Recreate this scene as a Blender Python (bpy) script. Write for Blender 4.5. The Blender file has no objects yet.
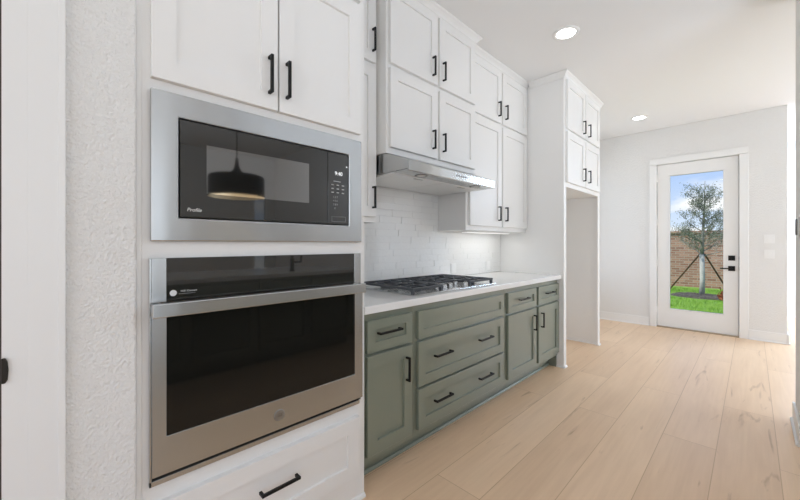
import bpy, bmesh, math, random
from mathutils import Vector, Matrix
random.seed(7)
SC = bpy.context.scene
COL = SC.collection

# ------------------------------------------------------------------ camera
CAM_H, YAW, FPX = 1.23, math.radians(45.3), 348.5
cam_d = bpy.data.cameras.new('camera')
cam = bpy.data.objects.new('camera', cam_d); COL.objects.link(cam)
cam.location = (0, 0, CAM_H)
cam.rotation_euler = (math.radians(90), 0, YAW)
cam_d.sensor_fit = 'HORIZONTAL'; cam_d.sensor_width = 36.0
cam_d.lens = FPX / 800 * 36.0
cam_d.shift_y = -(250 - 243.7) / 800
cam_d.clip_start = 0.02; cam_d.clip_end = 300
SC.camera = cam

# ------------------------------------------------------------------ colour management
SC.view_settings.view_transform = 'Standard'
SC.view_settings.look = 'None'
SC.view_settings.gamma = 1.0
SC.view_settings.use_curve_mapping = False
SC.view_settings.exposure = 0.16
SC.cycles.max_bounces = 12
SC.cycles.diffuse_bounces = 8
SC.cycles.glossy_bounces = 6
SC.cycles.sample_clamp_indirect = 6.0
SC.cycles.caustics_reflective = False
SC.cycles.caustics_refractive = False

# ------------------------------------------------------------------ sky
W = bpy.data.worlds.new('sky'); SC.world = W; W.use_nodes = True
nt = W.node_tree; nt.nodes.clear()
def wn(t): return nt.nodes.new(t)
out = wn('ShaderNodeOutputWorld'); bg = wn('ShaderNodeBackground')
tc = wn('ShaderNodeTexCoord'); sep = wn('ShaderNodeSeparateXYZ')
ramp = wn('ShaderNodeValToRGB')
ramp.color_ramp.elements[0].position = 0.0; ramp.color_ramp.elements[0].color = (0.75, 0.84, 0.95, 1)
ramp.color_ramp.elements[1].position = 0.30; ramp.color_ramp.elements[1].color = (0.17, 0.40, 0.90, 1)
noise = wn('ShaderNodeTexNoise'); noise.inputs['Scale'].default_value = 7.0; noise.inputs['Detail'].default_value = 6.0
mp = wn('ShaderNodeMapping'); mp.inputs['Scale'].default_value = (1, 1, 3.0)
cr = wn('ShaderNodeValToRGB'); cr.color_ramp.elements[0].position = 0.47; cr.color_ramp.elements[1].position = 0.60
fade = wn('ShaderNodeMapRange'); fade.inputs['From Min'].default_value = 0.10; fade.inputs['From Max'].default_value = 0.17
fade.inputs['To Min'].default_value = 1.0; fade.inputs['To Max'].default_value = 0.12
mul = wn('ShaderNodeMath'); mul.operation = 'MULTIPLY'
mix = wn('ShaderNodeMix'); mix.data_type = 'RGBA'; mix.inputs['B'].default_value = (0.98, 0.98, 1.0, 1)
L = nt.links.new
L(tc.outputs['Generated'], sep.inputs[0]); L(sep.outputs['Z'], ramp.inputs[0])
L(tc.outputs['Generated'], mp.inputs[0]); L(mp.outputs[0], noise.inputs['Vector'])
L(noise.outputs[0], cr.inputs[0]); L(sep.outputs['Z'], fade.inputs[0])
L(cr.outputs[0], mul.inputs[0]); L(fade.outputs[0], mul.inputs[1])
L(mul.outputs[0], mix.inputs['Factor']); L(ramp.outputs[0], mix.inputs['A'])
L(mix.outputs['Result'], bg.inputs['Color']); L(bg.outputs[0], out.inputs['Surface'])
bg.inputs['Strength'].default_value = 1.0

def lamp(name, kind, loc, rot, energy, color=(1, 1, 1), **kw):
    d = bpy.data.lights.new(name, kind); d.energy = energy; d.color = color
    for k, v in kw.items(): setattr(d, k, v)
    o = bpy.data.objects.new(name, d); COL.objects.link(o)
    o.location = loc; o.rotation_euler = rot
    return o
lamp('sun', 'SUN', (-6, 8, 12), Vector((0.45, 0.38, -0.82)).to_track_quat('-Z', 'Y').to_euler(), 3.6, (1, 0.96, 0.9), angle=0.01)
# daylight through windows out of view, then added fills in dining and hall
R90 = math.radians(90)
def toward(v): return Vector(v).to_track_quat('-Z', 'Y').to_euler()
COOL = (0.92, 0.965, 1.035); COOLER = (0.83, 0.97, 1.16)
lamp('daylight_back', 'AREA', (1.2, -3.05, 1.5), toward((0, 1, -0.10)), 47, COOL, shape='RECTANGLE', size=4.4, size_y=2.0)
lamp('daylight_opposite', 'AREA', (4.18, 0.0, 1.5), toward((-1, 0.3, -0.1)), 34, COOL, shape='RECTANGLE', size=2.6, size_y=1.9)
lamp('daylight_passage', 'AREA', (3.17, 5.3, 1.5), toward((-1, 0, 0)), 52, (0.87, 0.97, 1.09), shape='RECTANGLE', size=2.0, size_y=1.9)
lamp('dining_fill', 'AREA', (-1.97, 5.55, 1.5), toward((1, 0, 0)), 6.5, (0.89, 0.97, 1.06), shape='RECTANGLE', size=1.2, size_y=1.9)  # added fill behind the surround, brightens far wall and ceiling
lamp('hall_fill', 'AREA', (1.8, 8.0, 2.6), toward((-0.4, 0, -1)), 80, (0.75, 0.97, 1.27), shape='RECTANGLE', size=1.6, size_y=1.0)  # added overhead fill; the hall has no window
# added upward fill light to brighten the ceiling; no real lamp stands here
lamp('ceiling_fill', 'AREA', (1.15, 2.0, 1.32), toward((0, 0, 1)), 24, COOLER, shape='RECTANGLE', size=0.9, size_y=1.1)

# ------------------------------------------------------------------ materials
def mat(name, base, rough=0.5, metal=0.0, spec=0.5, **kw):
    m = bpy.data.materials.new(name); m.use_nodes = True
    b = m.node_tree.nodes['Principled BSDF']
    b.inputs['Base Color'].default_value = (*base, 1); b.inputs['Roughness'].default_value = rough
    b.inputs['Metallic'].default_value = metal; b.inputs['Specular IOR Level'].default_value = spec
    for k, v in kw.items(): b.inputs[k].default_value = v
    return m
def add_bump(m, scale, strength, dist=0.002, detail=3.0, stretch=(1, 1, 1), rough_var=None):
    t = m.node_tree; b = t.nodes['Principled BSDF']
    c = t.nodes.new('ShaderNodeTexCoord'); mp = t.nodes.new('ShaderNodeMapping'); mp.inputs['Scale'].default_value = stretch
    n = t.nodes.new('ShaderNodeTexNoise'); n.inputs['Scale'].default_value = scale; n.inputs['Detail'].default_value = detail
    bp = t.nodes.new('ShaderNodeBump'); bp.inputs['Strength'].default_value = strength; bp.inputs['Distance'].default_value = dist
    t.links.new(c.outputs['Object'], mp.inputs[0]); t.links.new(mp.outputs[0], n.inputs['Vector'])
    t.links.new(n.outputs[0], bp.inputs['Height']); t.links.new(bp.outputs[0], b.inputs['Normal'])
    return m
M = {}
M['wall'] = add_bump(mat('wall_paint', (0.77, 0.765, 0.75), 0.75, spec=0.25), 115, 0.95, 0.006, 2.0)
M['ceiling'] = add_bump(mat('ceiling_paint', (0.80, 0.80, 0.795), 0.85, spec=0.2), 120, 0.12, 0.002)
M['trim'] = mat('trim_paint', (0.81, 0.81, 0.80), 0.4, spec=0.4)
M['cab'] = add_bump(mat('cabinet_white', (0.80, 0.795, 0.78), 0.38, spec=0.4), 14, 0.05, 0.002, 2.0)
M['green'] = add_bump(mat('cabinet_green', (0.195, 0.220, 0.172), 0.30, spec=0.9), 14, 0.05, 0.002, 2.0)
M['black'] = mat('matte_black_metal', (0.012, 0.012, 0.012), 0.45, 0.6)
M['bronze'] = mat('dark_bronze', (0.03, 0.026, 0.022), 0.4, 0.7)
M['steel'] = add_bump(mat('brushed_steel', (0.525, 0.535, 0.535), 0.27, 1.0, **{'Anisotropic': 0.85, 'Anisotropic Rotation': 0.25}), 1.0, 0.22, 0.006, 1.5, (1, 11, 0.7))
M['badge'] = mat('satin_badge', (0.40, 0.40, 0.39), 0.4, 1.0)
M['steel_dark'] = mat('dark_steel', (0.22, 0.22, 0.215), 0.35, 1.0)
M['glass_black'] = mat('black_glass', (0.020, 0.020, 0.018), 0.03, spec=0.85)
M['glass_window'] = mat('grey_mesh_glass', (0.012, 0.012, 0.011), 0.04, IOR=3.1)
M['shade'] = mat('black_lamp_shade', (0.006, 0.006, 0.006), 0.7, spec=0.2)
M['glass_oven'] = mat('oven_window_glass', (0.008, 0.008, 0.007), 0.05, spec=0.38)
M['print'] = mat('printed_marks', (0.75, 0.75, 0.73), 0.5)
M['print_dim'] = mat('printed_marks_dim', (0.40, 0.40, 0.39), 0.5)
M['quartz'] = add_bump(mat('white_quartz', (0.80, 0.80, 0.79), 0.16, spec=0.5), 8, 0.01)
M['tile'] = add_bump(mat('glazed_tile', (0.82, 0.82, 0.805), 0.07, spec=0.6), 30, 0.45, 0.004, 1.5)
M['grout'] = mat('grout', (0.76, 0.76, 0.75), 0.9)
M['iron'] = mat('cast_iron', (0.050, 0.056, 0.066), 0.42, spec=0.5)
M['filter'] = add_bump(mat('aluminium_mesh', (0.78, 0.78, 0.77), 0.42, 0.6), 400, 0.3, 0.001)
M['plastic'] = mat('white_plastic', (0.82, 0.82, 0.81), 0.35)
M['grey_plastic'] = mat('grey_plastic', (0.18, 0.18, 0.18), 0.4)
M['gold'] = mat('gold_lining', (0.85, 0.66, 0.40), 0.4, 0.3)
M['dark_wood'] = add_bump(mat('dark_door', (0.055, 0.042, 0.034), 0.4), 40, 0.1, 0.002, 3, (1, 1, .1))
def emit(name, col, s):
    m = bpy.data.materials.new(name); m.use_nodes = True
    b = m.node_tree.nodes['Principled BSDF']; b.inputs['Base Color'].default_value = (1, 1, 1, 1)
    b.inputs['Emission Color'].default_value = (*col, 1); b.inputs['Emission Strength'].default_value = s
    return m
M['lens'] = emit('lit_lens', (1, 0.98, 0.95), 10.0)
M['lens_dim'] = emit('lit_strip', (1, 0.97, 0.92), 0.5)
M['display'] = emit('lit_display', (0.85, 0.9, 0.95), 0.45)
M['daylight'] = emit('bright_daylight', (1, 1, 1), 1.2)
def glass(name):
    m = bpy.data.materials.new(name); m.use_nodes = True
    t = m.node_tree; t.nodes.clear()
    o = t.nodes.new('ShaderNodeOutputMaterial'); mx = t.nodes.new('ShaderNodeMixShader')
    tr = t.nodes.new('ShaderNodeBsdfTransparent'); gl = t.nodes.new('ShaderNodeBsdfGlossy')
    gl.inputs['Roughness'].default_value = 0.01; tr.inputs['Color'].default_value = (0.97, 0.98, 0.98, 1)
    fr = t.nodes.new('ShaderNodeFresnel'); fr.inputs['IOR'].default_value = 1.18
    t.links.new(fr.outputs[0], mx.inputs[0]); t.links.new(tr.outputs[0], mx.inputs[1]); t.links.new(gl.outputs[0], mx.inputs[2])
    t.links.new(mx.outputs[0], o.inputs['Surface'])
    return m
M['pane'] = glass('clear_pane')

def floor_material():
    m = bpy.data.materials.new('oak_planks'); m.use_nodes = True
    t = m.node_tree; b = t.nodes['Principled BSDF']; N = t.nodes.new; K = t.links.new
    c = N('ShaderNodeTexCoord')
    rot = N('ShaderNodeMapping'); rot.inputs['Rotation'].default_value = (0, 0, math.radians(-90))
    rot.inputs['Location'].default_value = (0.7, -0.151 + 0.257*4, 0)
    K(c.outputs['Object'], rot.inputs[0])
    br = N('ShaderNodeTexBrick'); br.offset = 0.37; br.offset_frequency = 2; br.squash = 1
    for k, v in {'Scale': 1.0, 'Mortar Size': 0.0022, 'Mortar Smooth': 0.3, 'Bias': 0.0, 'Brick Width': 2.15, 'Row Height': 0.257}.items():
        br.inputs[k].default_value = v
    br.inputs['Color1'].default_value = (0, 0, 0, 1); br.inputs['Color2'].default_value = (1, 1, 1, 1); br.inputs['Mortar'].default_value = (0.5, 0.5, 0.5, 1)
    K(rot.outputs[0], br.inputs['Vector'])
    # shift the grain per plank
    vm = N('ShaderNodeVectorMath'); vm.operation = 'MULTIPLY_ADD'; vm.inputs[1].default_value = (7.0, 13.0, 3.0)
    K(br.outputs['Color'], vm.inputs[0]); K(rot.outputs[0], vm.inputs[2])
    def grain(sx, sy, scale, detail, dist):
        mp = N('ShaderNodeMapping'); mp.inputs['Scale'].default_value = (sx, sy, 1)
        n = N('ShaderNodeTexNoise'); n.inputs['Scale'].default_value = scale; n.inputs['Detail'].default_value = detail; n.inputs['Distortion'].default_value = dist
        K(vm.outputs[0], mp.inputs[0]); K(mp.outputs[0], n.inputs['Vector']); return n
    fine = grain(2.2, 46, 1.0, 6, 0.4); broad = grain(1.0, 5.5, 1.3, 4, 1.0); knots = grain(1.0, 8.0, 1.7, 6, 1.3)
    base = N('ShaderNodeValToRGB')
    e = base.color_ramp.elements; e[0].position = 0.0; e[0].color = (0.68, 0.465, 0.292, 1); e[1].position = 1.0; e[1].color = (0.86, 0.63, 0.428, 1)
    mixv = N('ShaderNodeMath'); mixv.operation = 'MULTIPLY_ADD'; mixv.inputs[1].default_value = 0.46
    K(br.outputs['Color'], mixv.inputs[0])
    g2 = N('ShaderNodeMath'); g2.operation = 'MULTIPLY_ADD'; g2.inputs[1].default_value = 0.70
    g3 = N('ShaderNodeMath'); g3.operation = 'MULTIPLY'; g3.inputs[1].default_value = 0.75
    K(broad.outputs[0], g3.inputs[0]); K(fine.outputs[0], g2.inputs[0]); K(g3.outputs[0], g2.inputs[2]); gs = N('ShaderNodeMath'); gs.operation = 'SUBTRACT'; gs.inputs[1].default_value = 0.36; K(g2.outputs[0], gs.inputs[0]); K(gs.outputs[0], mixv.inputs[2])
    K(mixv.outputs[0], base.inputs[0])
    kr = N('ShaderNodeValToRGB'); kr.color_ramp.elements[0].position = 0.645; kr.color_ramp.elements[1].position = 0.75
    K(knots.outputs[0], kr.inputs[0])
    km = N('ShaderNodeMix'); km.data_type = 'RGBA'; km.blend_type = 'MULTIPLY'; km.inputs['B'].default_value = (0.62, 0.55, 0.48, 1)
    ks = N('ShaderNodeMath'); ks.operation = 'MULTIPLY'; ks.inputs[1].default_value = 0.75
    K(kr.outputs[0], ks.inputs[0]); K(ks.outputs[0], km.inputs['Factor']); K(base.outputs[0], km.inputs['A'])
    mm = N('ShaderNodeMix'); mm.data_type = 'RGBA'; mm.blend_type = 'MULTIPLY'; mm.inputs['B'].default_value = (0.72, 0.66, 0.58, 1)
    K(br.outputs['Fac'], mm.inputs['Factor']); K(km.outputs['Result'], mm.inputs['A']); K(mm.outputs['Result'], b.inputs['Base Color'])
    b.inputs['Roughness'].default_value = 0.36; b.inputs['Specular IOR Level'].default_value = 0.5
    bp = N('ShaderNodeBump'); bp.inputs['Strength'].default_value = 0.15; bp.inputs['Distance'].default_value = 0.002
    K(fine.outputs[0], bp.inputs['Height']); K(bp.outputs[0], b.inputs['Normal'])
    return m
M['floor'] = floor_material()
def brick_material():
    m = bpy.data.materials.new('garden_brick'); m.use_nodes = True
    t = m.node_tree; b = t.nodes['Principled BSDF']; N = t.nodes.new; K = t.links.new
    c = N('ShaderNodeTexCoord'); mp = N('ShaderNodeMapping'); mp.inputs['Rotation'].default_value = (R90, 0, 0)
    br = N('ShaderNodeTexBrick')
    for k, v in {'Scale': 1.0, 'Mortar Size': 0.010, 'Brick Width': 0.22, 'Row Height': 0.075}.items(): br.inputs[k].default_value = v
    br.inputs['Color1'].default_value = (0.34, 0.155, 0.098, 1); br.inputs['Color2'].default_value = (0.57, 0.31, 0.21, 1); br.inputs['Mortar'].default_value = (0.50, 0.39, 0.31, 1)
    K(c.outputs['Object'], mp.inputs[0]); K(mp.outputs[0], br.inputs['Vector']); K(br.outputs['Color'], b.inputs['Base Color'])
    b.inputs['Roughness'].default_value = 0.9
    bp = N('ShaderNodeBump'); bp.invert = True; bp.inputs['Strength'].default_value = 0.6; bp.inputs['Distance'].default_value = 0.01
    K(br.outputs['Fac'], bp.inputs['Height']); K(bp.outputs[0], b.inputs['Normal'])
    return m
M['brick'] = brick_material()
def two_tone(name, c1, c2, scale, rough=0.9):
    m = mat(name, c1, rough); t = m.node_tree; b = t.nodes['Principled BSDF']
    c = t.nodes.new('ShaderNodeTexCoord'); n = t.nodes.new('ShaderNodeTexNoise'); n.inputs['Scale'].default_value = scale; n.inputs['Detail'].default_value = 4
    r = t.nodes.new('ShaderNodeValToRGB'); r.color_ramp.elements[0].color = (*c1, 1); r.color_ramp.elements[1].color = (*c2, 1)
    r.color_ramp.elements[0].position = 0.35; r.color_ramp.elements[1].position = 0.65
    t.links.new(c.outputs['Object'], n.inputs['Vector']); t.links.new(n.outputs[0], r.inputs[0]); t.links.new(r.outputs[0], b.inputs['Base Color'])
    return m
M['soil'] = two_tone('lawn_ground', (0.16, 0.30, 0.035), (0.26, 0.42, 0.06), 3)
M['grass'] = two_tone('grass_blades', (0.20, 0.40, 0.04), (0.36, 0.55, 0.09), 1.3)
M['mulch'] = two_tone('mulch', (0.05, 0.04, 0.03), (0.13, 0.11, 0.08), 20)
M['bark'] = two_tone('bark', (0.20, 0.18, 0.15), (0.34, 0.31, 0.27), 12)
M['trunk_wrap'] = two_tone('pale_trunk', (0.48, 0.45, 0.40), (0.62, 0.58, 0.52), 12)
M['leaf'] = two_tone('olive_leaves', (0.115, 0.135, 0.075), (0.26, 0.28, 0.17), 9)
M['stake'] = mat('stake_wood', (0.15, 0.075, 0.05), 0.8)
M['russet'] = mat('russet_leaves', (0.45, 0.14, 0.06), 0.8)
M['roof'] = mat('roof_shingle', (0.22, 0.23, 0.26), 0.9)
M['render'] = mat('pale_render', (0.55, 0.52, 0.48), 0.9)

# ------------------------------------------------------------------ mesh helpers
class MB:
    def __init__(s): s.b = bmesh.new()
    def box(s, x0, x1, y0, y1, z0, z1):
        v = [s.b.verts.new((x, y, z)) for x in (x0, x1) for y in (y0, y1) for z in (z0, z1)]
        for f in ((0, 1, 3, 2), (4, 6, 7, 5), (0, 4, 5, 1), (2, 3, 7, 6), (0, 2, 6, 4), (1, 5, 7, 3)):
            s.b.faces.new([v[i] for i in f])
        return s
    def hexa(s, pts):           # 8 corners ordered like box()
        v = [s.b.verts.new(p) for p in pts]
        for f in ((0, 1, 3, 2), (4, 6, 7, 5), (0, 4, 5, 1), (2, 3, 7, 6), (0, 2, 6, 4), (1, 5, 7, 3)):
            s.b.faces.new([v[i] for i in f])
        return s
    def prism(s, pts, axis, a, b):   # polygon pts in the plane across axis
        def P(p, t):
            return {'y': (p[0], t, p[1]), 'x': (t, p[0], p[1]), 'z': (p[0], p[1], t)}[axis]
        A = [s.b.verts.new(P(p, a)) for p in pts]; B = [s.b.verts.new(P(p, b)) for p in pts]
        n = len(pts)
        for i in range(n): s.b.faces.new((A[i], A[(i+1) % n], B[(i+1) % n], B[i]))
        s.b.faces.new(A[::-1]); s.b.faces.new(B)
        return s
    def tube(s, path, r, seg=10, cap=True):
        path = [Vector(p) for p in path]; rs = r if isinstance(r, (list, tuple)) else [r]*len(path)
        rings = []; prev = None
        for i, p in enumerate(path):
            d = (path[min(i+1, len(path)-1)] - path[max(i-1, 0)]).normalized()
            if prev is None:
                u = d.cross(Vector((0, 0, 1)))
                if u.length < 1e-3: u = d.cross(Vector((1, 0, 0)))
            else: u = prev - d*prev.dot(d)
            u.normalize(); prev = u; w = d.cross(u)
            rings.append([s.b.verts.new(p + (u*math.cos(2*math.pi*k/seg) + w*math.sin(2*math.pi*k/seg))*rs[i]) for k in range(seg)])
        for a, b in zip(rings, rings[1:]):
            for k in range(seg): s.b.faces.new((a[k], a[(k+1) % seg], b[(k+1) % seg], b[k]))
        if cap: s.b.faces.new(rings[0][::-1]); s.b.faces.new(rings[-1])
        return s
    def lathe(s, prof, cx, cy, seg=48, axis='z', closed=False):
        rings = []
        for r, h in prof:
            ring = []
            for k in range(seg):
                a = 2*math.pi*k/seg; c, d = math.cos(a)*max(r, 1e-5), math.sin(a)*max(r, 1e-5)
                ring.append(s.b.verts.new((cx+c, cy+d, h) if axis == 'z' else (h, cx+c, cy+d)))   # axis x: cx,cy = y,z
            rings.append(ring)
        pr = list(zip(rings, rings[1:])) + ([(rings[-1], rings[0])] if closed else [])
        for a, b in pr:
            for k in range(seg): s.b.faces.new((a[k], a[(k+1) % seg], b[(k+1) % seg], b[k]))
        return s
    def build(s, name, m, parent=None, bevel=0.0, smooth=False):
        bmesh.ops.recalc_face_normals(s.b, faces=s.b.faces)
        me = bpy.data.meshes.new(name); s.b.to_mesh(me); s.b.free()
        me.materials.append(M[m] if isinstance(m, str) else m)
        o = bpy.data.objects.new(name, me); COL.objects.link(o)
        if parent is not None:
            w = parent
            while w is not None:
                if tuple(w.location) != (0, 0, 0): me.transform(Matrix.Translation(-w.location))
                w = w.parent
            o.parent = parent
        if smooth:
            for p in me.polygons: p.use_smooth = True
        if bevel:
            md = o.modifiers.new('bevel', 'BEVEL'); md.width = bevel; md.segments = 2; md.limit_method = 'ANGLE'; md.angle_limit = math.radians(40)
        return o
def tag(o, label, cat, group=None):
    o['label'] = label; o['category'] = cat
    if group: o['group'] = group
    return o
def thing(name, loc, label, cat, group=None):
    o = bpy.data.objects.new(name, None); COL.objects.link(o); o.location = loc; o.empty_display_size = 0.05
    return tag(o, label, cat, group)
def struct(o, kind='structure'):
    o['kind'] = kind; return o
def text_mesh(s, size, y, z, x, name, m, parent, shear=0.0, extrude=0.0003, center=False):
    cu = bpy.data.curves.new('t', 'FONT'); cu.body = s; cu.size = size; cu.extrude = extrude; cu.shear = shear
    if center: cu.align_x = 'CENTER'; cu.align_y = 'CENTER'
    to = bpy.data.objects.new('t', cu); COL.objects.link(to)
    dg = bpy.context.evaluated_depsgraph_get()
    me = bpy.data.meshes.new_from_object(to.evaluated_get(dg)); bpy.data.objects.remove(to)
    me.name = name
    # text lies in XY: x -> world Y, y -> world Z, faces +X
    me.transform(Matrix(((0, 0, 1, x), (1, 0, 0, y), (0, 1, 0, z), (0, 0, 0, 1))))
    me.materials.clear(); me.materials.append(M[m])
    o = bpy.data.objects.new(name, me); COL.objects.link(o)
    w = parent
    while w is not None:
        me.transform(Matrix.Translation(-w.location)); w = w.parent
    o.parent = parent
    return o

# ------------------------------------------------------------------ room shell
CZ = 2.93
LP = [(-3.4, -3.2), (4.34, -3.2), (4.34, 8.9), (0.17, 8.9), (0.17, 6.52), (-3.4, 6.52)]
struct(MB().prism(LP, 'z', -0.12, 0.0).build('floor', 'floor'))
struct(MB().prism(LP, 'z', CZ, CZ+0.2).build('ceiling', 'ceiling'))
struct(MB().box(-2.15, -2.012, 0.19, 4.95, 0, CZ).box(-2.15, -2.012, 6.15, 6.36, 0, CZ).box(-2.15, -2.012, 4.95, 6.15, 0, 0.55).box(-2.15, -2.012, 4.95, 6.15, 2.45, CZ).build('wall_left', 'wall'))
# far wall with the garden door opening
struct(MB().prism([(-2.15, 0), (-1.012, 0), (-1.012, 2.41), (-0.108, 2.41), (-0.108, 0), (0.305, 0), (0.305, CZ), (-2.15, CZ)], 'y', 6.36, 6.52).build('wall_far', 'wall', bevel=0.006))
# stub wall left of the oven tower, with its pantry door opening
struct(MB().box(-2.012, -1.312, 0.0, 0.1755, 0, CZ).box(-1.46, -1.312, -0.92, 0.0, 2.46, CZ).box(-1.46, -1.312, -3.2, -0.92, 0, CZ).build('wall_near', 'wall', bevel=0.006))
# end of the wall on the right, with the rest of it running away out of view
struct(MB().box(0.212, 4.2, 3.19, 3.66, 0, CZ).build('wall_right', 'wall', bevel=0.004))
struct(MB().box(0.17, 3.2, 8.75, 8.9, 0, CZ).box(0.17, 0.300, 6.521, 8.75, 0, CZ).build('wall_hall', 'wall'))
struct(MB().box(3.2, 3.34, 3.661, 4.3, 0, CZ).box(3.2, 3.34, 6.3, 8.9, 0, CZ).box(3.2, 3.34, 4.3, 6.3, 0, 0.55).box(3.2, 3.34, 4.3, 6.3, 2.45, CZ).build('wall_passage', 'wall'))
# walls behind the camera, opened by windows
struct(MB().box(-1.46, 4.2, -3.2, -3.07, 0, 0.5).box(-1.46, 4.2, -3.2, -3.07, 2.5, CZ).box(-1.46, -1.0, -3.2, -3.07, 0.5, 2.5).box(3.4, 4.2, -3.2, -3.07, 0.5, 2.5).build('wall_back', 'wall'))
struct(MB().box(4.2, 4.34, -3.2, 3.66, 0, 0.55).box(4.2, 4.34, -3.2, 3.66, 2.45, CZ).box(4.2, 4.34, -3.2, -1.3, 0.55, 2.45).box(4.2, 4.34, 1.3, 2.72, 0.55, 2.45).box(4.2, 4.34, 3.02, 3.66, 0.55, 2.45).build('wall_opposite', 'wall'))
def make_window(name, axis, at, a0, a1, z0, z1, mull):
    mb = MB(); t = 0.05
    def B(p0, p1, q0, q1, dep=0.04):
        if axis == 'y': mb.box(p0, p1, at-dep, at, q0, q1)
        else: mb.box(at, at+dep, p0, p1, q0, q1)
    B(a0, a0+t, z0, z1); B(a1-t, a1, z0, z1); B(a0, a1, z0, z0+t); B(a0, a1, z1-t, z1)
    for m in mull: B(m-t/2, m+t/2, z0, z1)
    o = struct(mb.build(name, 'trim', bevel=0.003))
    g = MB()
    if axis == 'y': g.box(a0+0.02, a1-0.02, at-0.024, at-0.018, z0+0.02, z1-0.02)
    else: g.box(at+0.018, at+0.024, a0+0.02, a1-0.02, z0+0.02, z1-0.02)
    g.build('window_pane', 'pane', o)
make_window('window_1', 'y', -3.07, -1.0, 3.4, 0.5, 2.5, (0.467, 1.933))
make_window('window_2', 'x', 4.2, -1.3, 1.3, 0.55, 2.45, (0.0,))
make_window('window_4', 'x', 3.2, 4.3, 6.3, 0.55, 2.45, (5.3,))
make_window('fill_window', 'x', -2.05, 4.95, 6.15, 0.55, 2.45, ())  # unseen opening added to let the dining fill light the far wall
make_window('window_3', 'x', 4.2, 2.72, 3.02, 0.55, 2.45, ())

# ---- trim and baseboards
def base_y(mb, x0, x1, y, h=0.125, t=0.014):     # board on a wall facing -Y
    mb.box(x0, x1, y-t, y-0.0005, 0, h); mb.prism([(y-t, 0.0), (y-t-0.012, 0.0), (y-t-0.012, 0.006), (y-t-0.008, 0.013), (y-t, 0.018)], 'x', x0, x1)
def base_x(mb, y0, y1, x, h=0.125, t=0.014, s=-1):   # board on a wall facing s*X
    a, b = sorted((x+s*t, x+s*0.0005)); mb.box(a, b, y0, y1, 0, h)
    mb.prism([(x+s*t, 0.0), (x+s*(t+0.012), 0.0), (x+s*(t+0.012), 0.006), (x+s*(t+0.008), 0.013), (x+s*t, 0.018)], 'y', y0, y1)
mb = MB(); base_y(mb, -2.012, -1.088, 6.36); base_y(mb, -0.03, 0.305, 6.36); base_x(mb, 6.336, 6.9, 0.305, s=1); struct(mb.build('baseboard_far', 'trim', bevel=0.002))
mb = MB(); base_x(mb, 3.195, 3.674, 0.212); struct(mb.build('baseboard_right', 'trim', bevel=0.002))
mb = MB(); base_y(mb, 0.31, 3.19, 8.75); struct(mb.build('baseboard_hall', 'trim', bevel=0.002))
mb = MB(); base_x(mb, 4.74, 6.33, -2.012, s=1); struct(mb.build('baseboard_left', 'trim', bevel=0.002))
# casing of the garden door: two legs and a head with a stepped face
mb = MB()
for x0, x1 in ((-1.085, -1.002), (-0.118, -0.033)):
    mb.box(x0, x1, 6.342, 6.3595, 0, 2.40)
mb.box(-1.085, -0.033, 6.342, 6.3595, 2.402, 2.485)
struct(mb.build('trim_1', 'trim', bevel=0.003))
# jamb of the garden door
mb = MB().box(-1.011, -1.000, 6.36, 6.52, 0, 2.409).box(-0.120, -0.109, 6.36, 6.52, 0, 2.409).box(-1.0, -0.12, 6.36, 6.52, 2.398, 2.409).box(-1.0, -0.982, 6.432, 6.445, 0, 2.398).box(-0.138, -0.12, 6.432, 6.445, 0, 2.398)
struct(mb.build('trim_2', 'trim', bevel=0.001))
# casing of the pantry door, with a raised outer band
mb = MB().box(-1.3115, -1.303, -0.050, 0.012, 0, 2.46).box(-1.3115, -1.307, -0.0945, -0.050, 0, 2.46).box(-1.3115, -1.296, 0.006, 0.020, 0, 2.55)
mb.box(-1.3115, -1.303, -0.83, 0.012, 2.46, 2.55).box(-1.3115, -1.303, -0.92, -0.83, 0, 2.55)
mb.box(-1.46, -1.3118, -0.092, -0.0905, 0, 2.455)
struct(mb.build('trim_3', 'trim', bevel=0.002))
struct(MB().box(-1.0, -0.12, 6.352, 6.55, 0.0, 0.012).build('trim_4', mat('threshold_wood', (0.42, 0.32, 0.22), 0.5), bevel=0.003))

# ---- garden door
d1 = struct(tag(bpy.data.objects.new('door_1', None), 'white full-glass garden door with black lever at far wall', 'door')); COL.objects.link(d1); d1.location = (-0.56, 6.41, 0.014)
mb = MB(); DX0, DX1, DZ0, DZ1 = -0.994, -0.126, 0.016, 2.392; GX0, GX1, GZ0, GZ1 = -0.858, -0.262, 0.270, 2.232
for x0, x1, z0, z1 in ((DX0, GX0, DZ0, DZ1), (GX1, DX1, DZ0, DZ1), (GX0, GX1, DZ0, GZ0), (GX0, GX1, GZ1, DZ1)):
    mb.box(x0, x1, 6.388, 6.430, z0, z1)
slab = mb.build('door_slab', 'trim', d1)
mb = MB(); t = 0.012
for x0, x1, z0, z1 in ((GX0, GX0+t, GZ0, GZ1), (GX1-t, GX1, GZ0, GZ1), (GX0, GX1, GZ0, GZ0+t), (GX0, GX1, GZ1-t, GZ1)):
    mb.box(x0-0.0, x1, 6.382, 6.436, z0, z1)
mb.build('glazing_bead', 'trim', d1, bevel=0.004)
MB().box(GX0+0.01, GX1-0.01, 6.405, 6.411, GZ0+0.01, GZ1-0.01).build('glass_pane', 'pane', d1)
lev = MB().box(-0.225, -0.158, 6.379, 6.388, 0.868, 0.934).build('lever_plate', 'black', d1, bevel=0.002)
MB().tube([(-0.19, 6.386, 0.900), (-0.19, 6.345, 0.900)], 0.011).box(-0.305, -0.178, 6.338, 6.350, 0.892, 0.908).build('lever_handle', 'black', lev, bevel=0.002)
db = MB().box(-0.225, -0.158, 6.379, 6.388, 1.006, 1.072).build('deadbolt', 'black', d1, bevel=0.002)
MB().box(-0.197, -0.187, 6.362, 6.380, 1.025, 1.054).build('thumb_turn', 'black', db, bevel=0.001)
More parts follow.
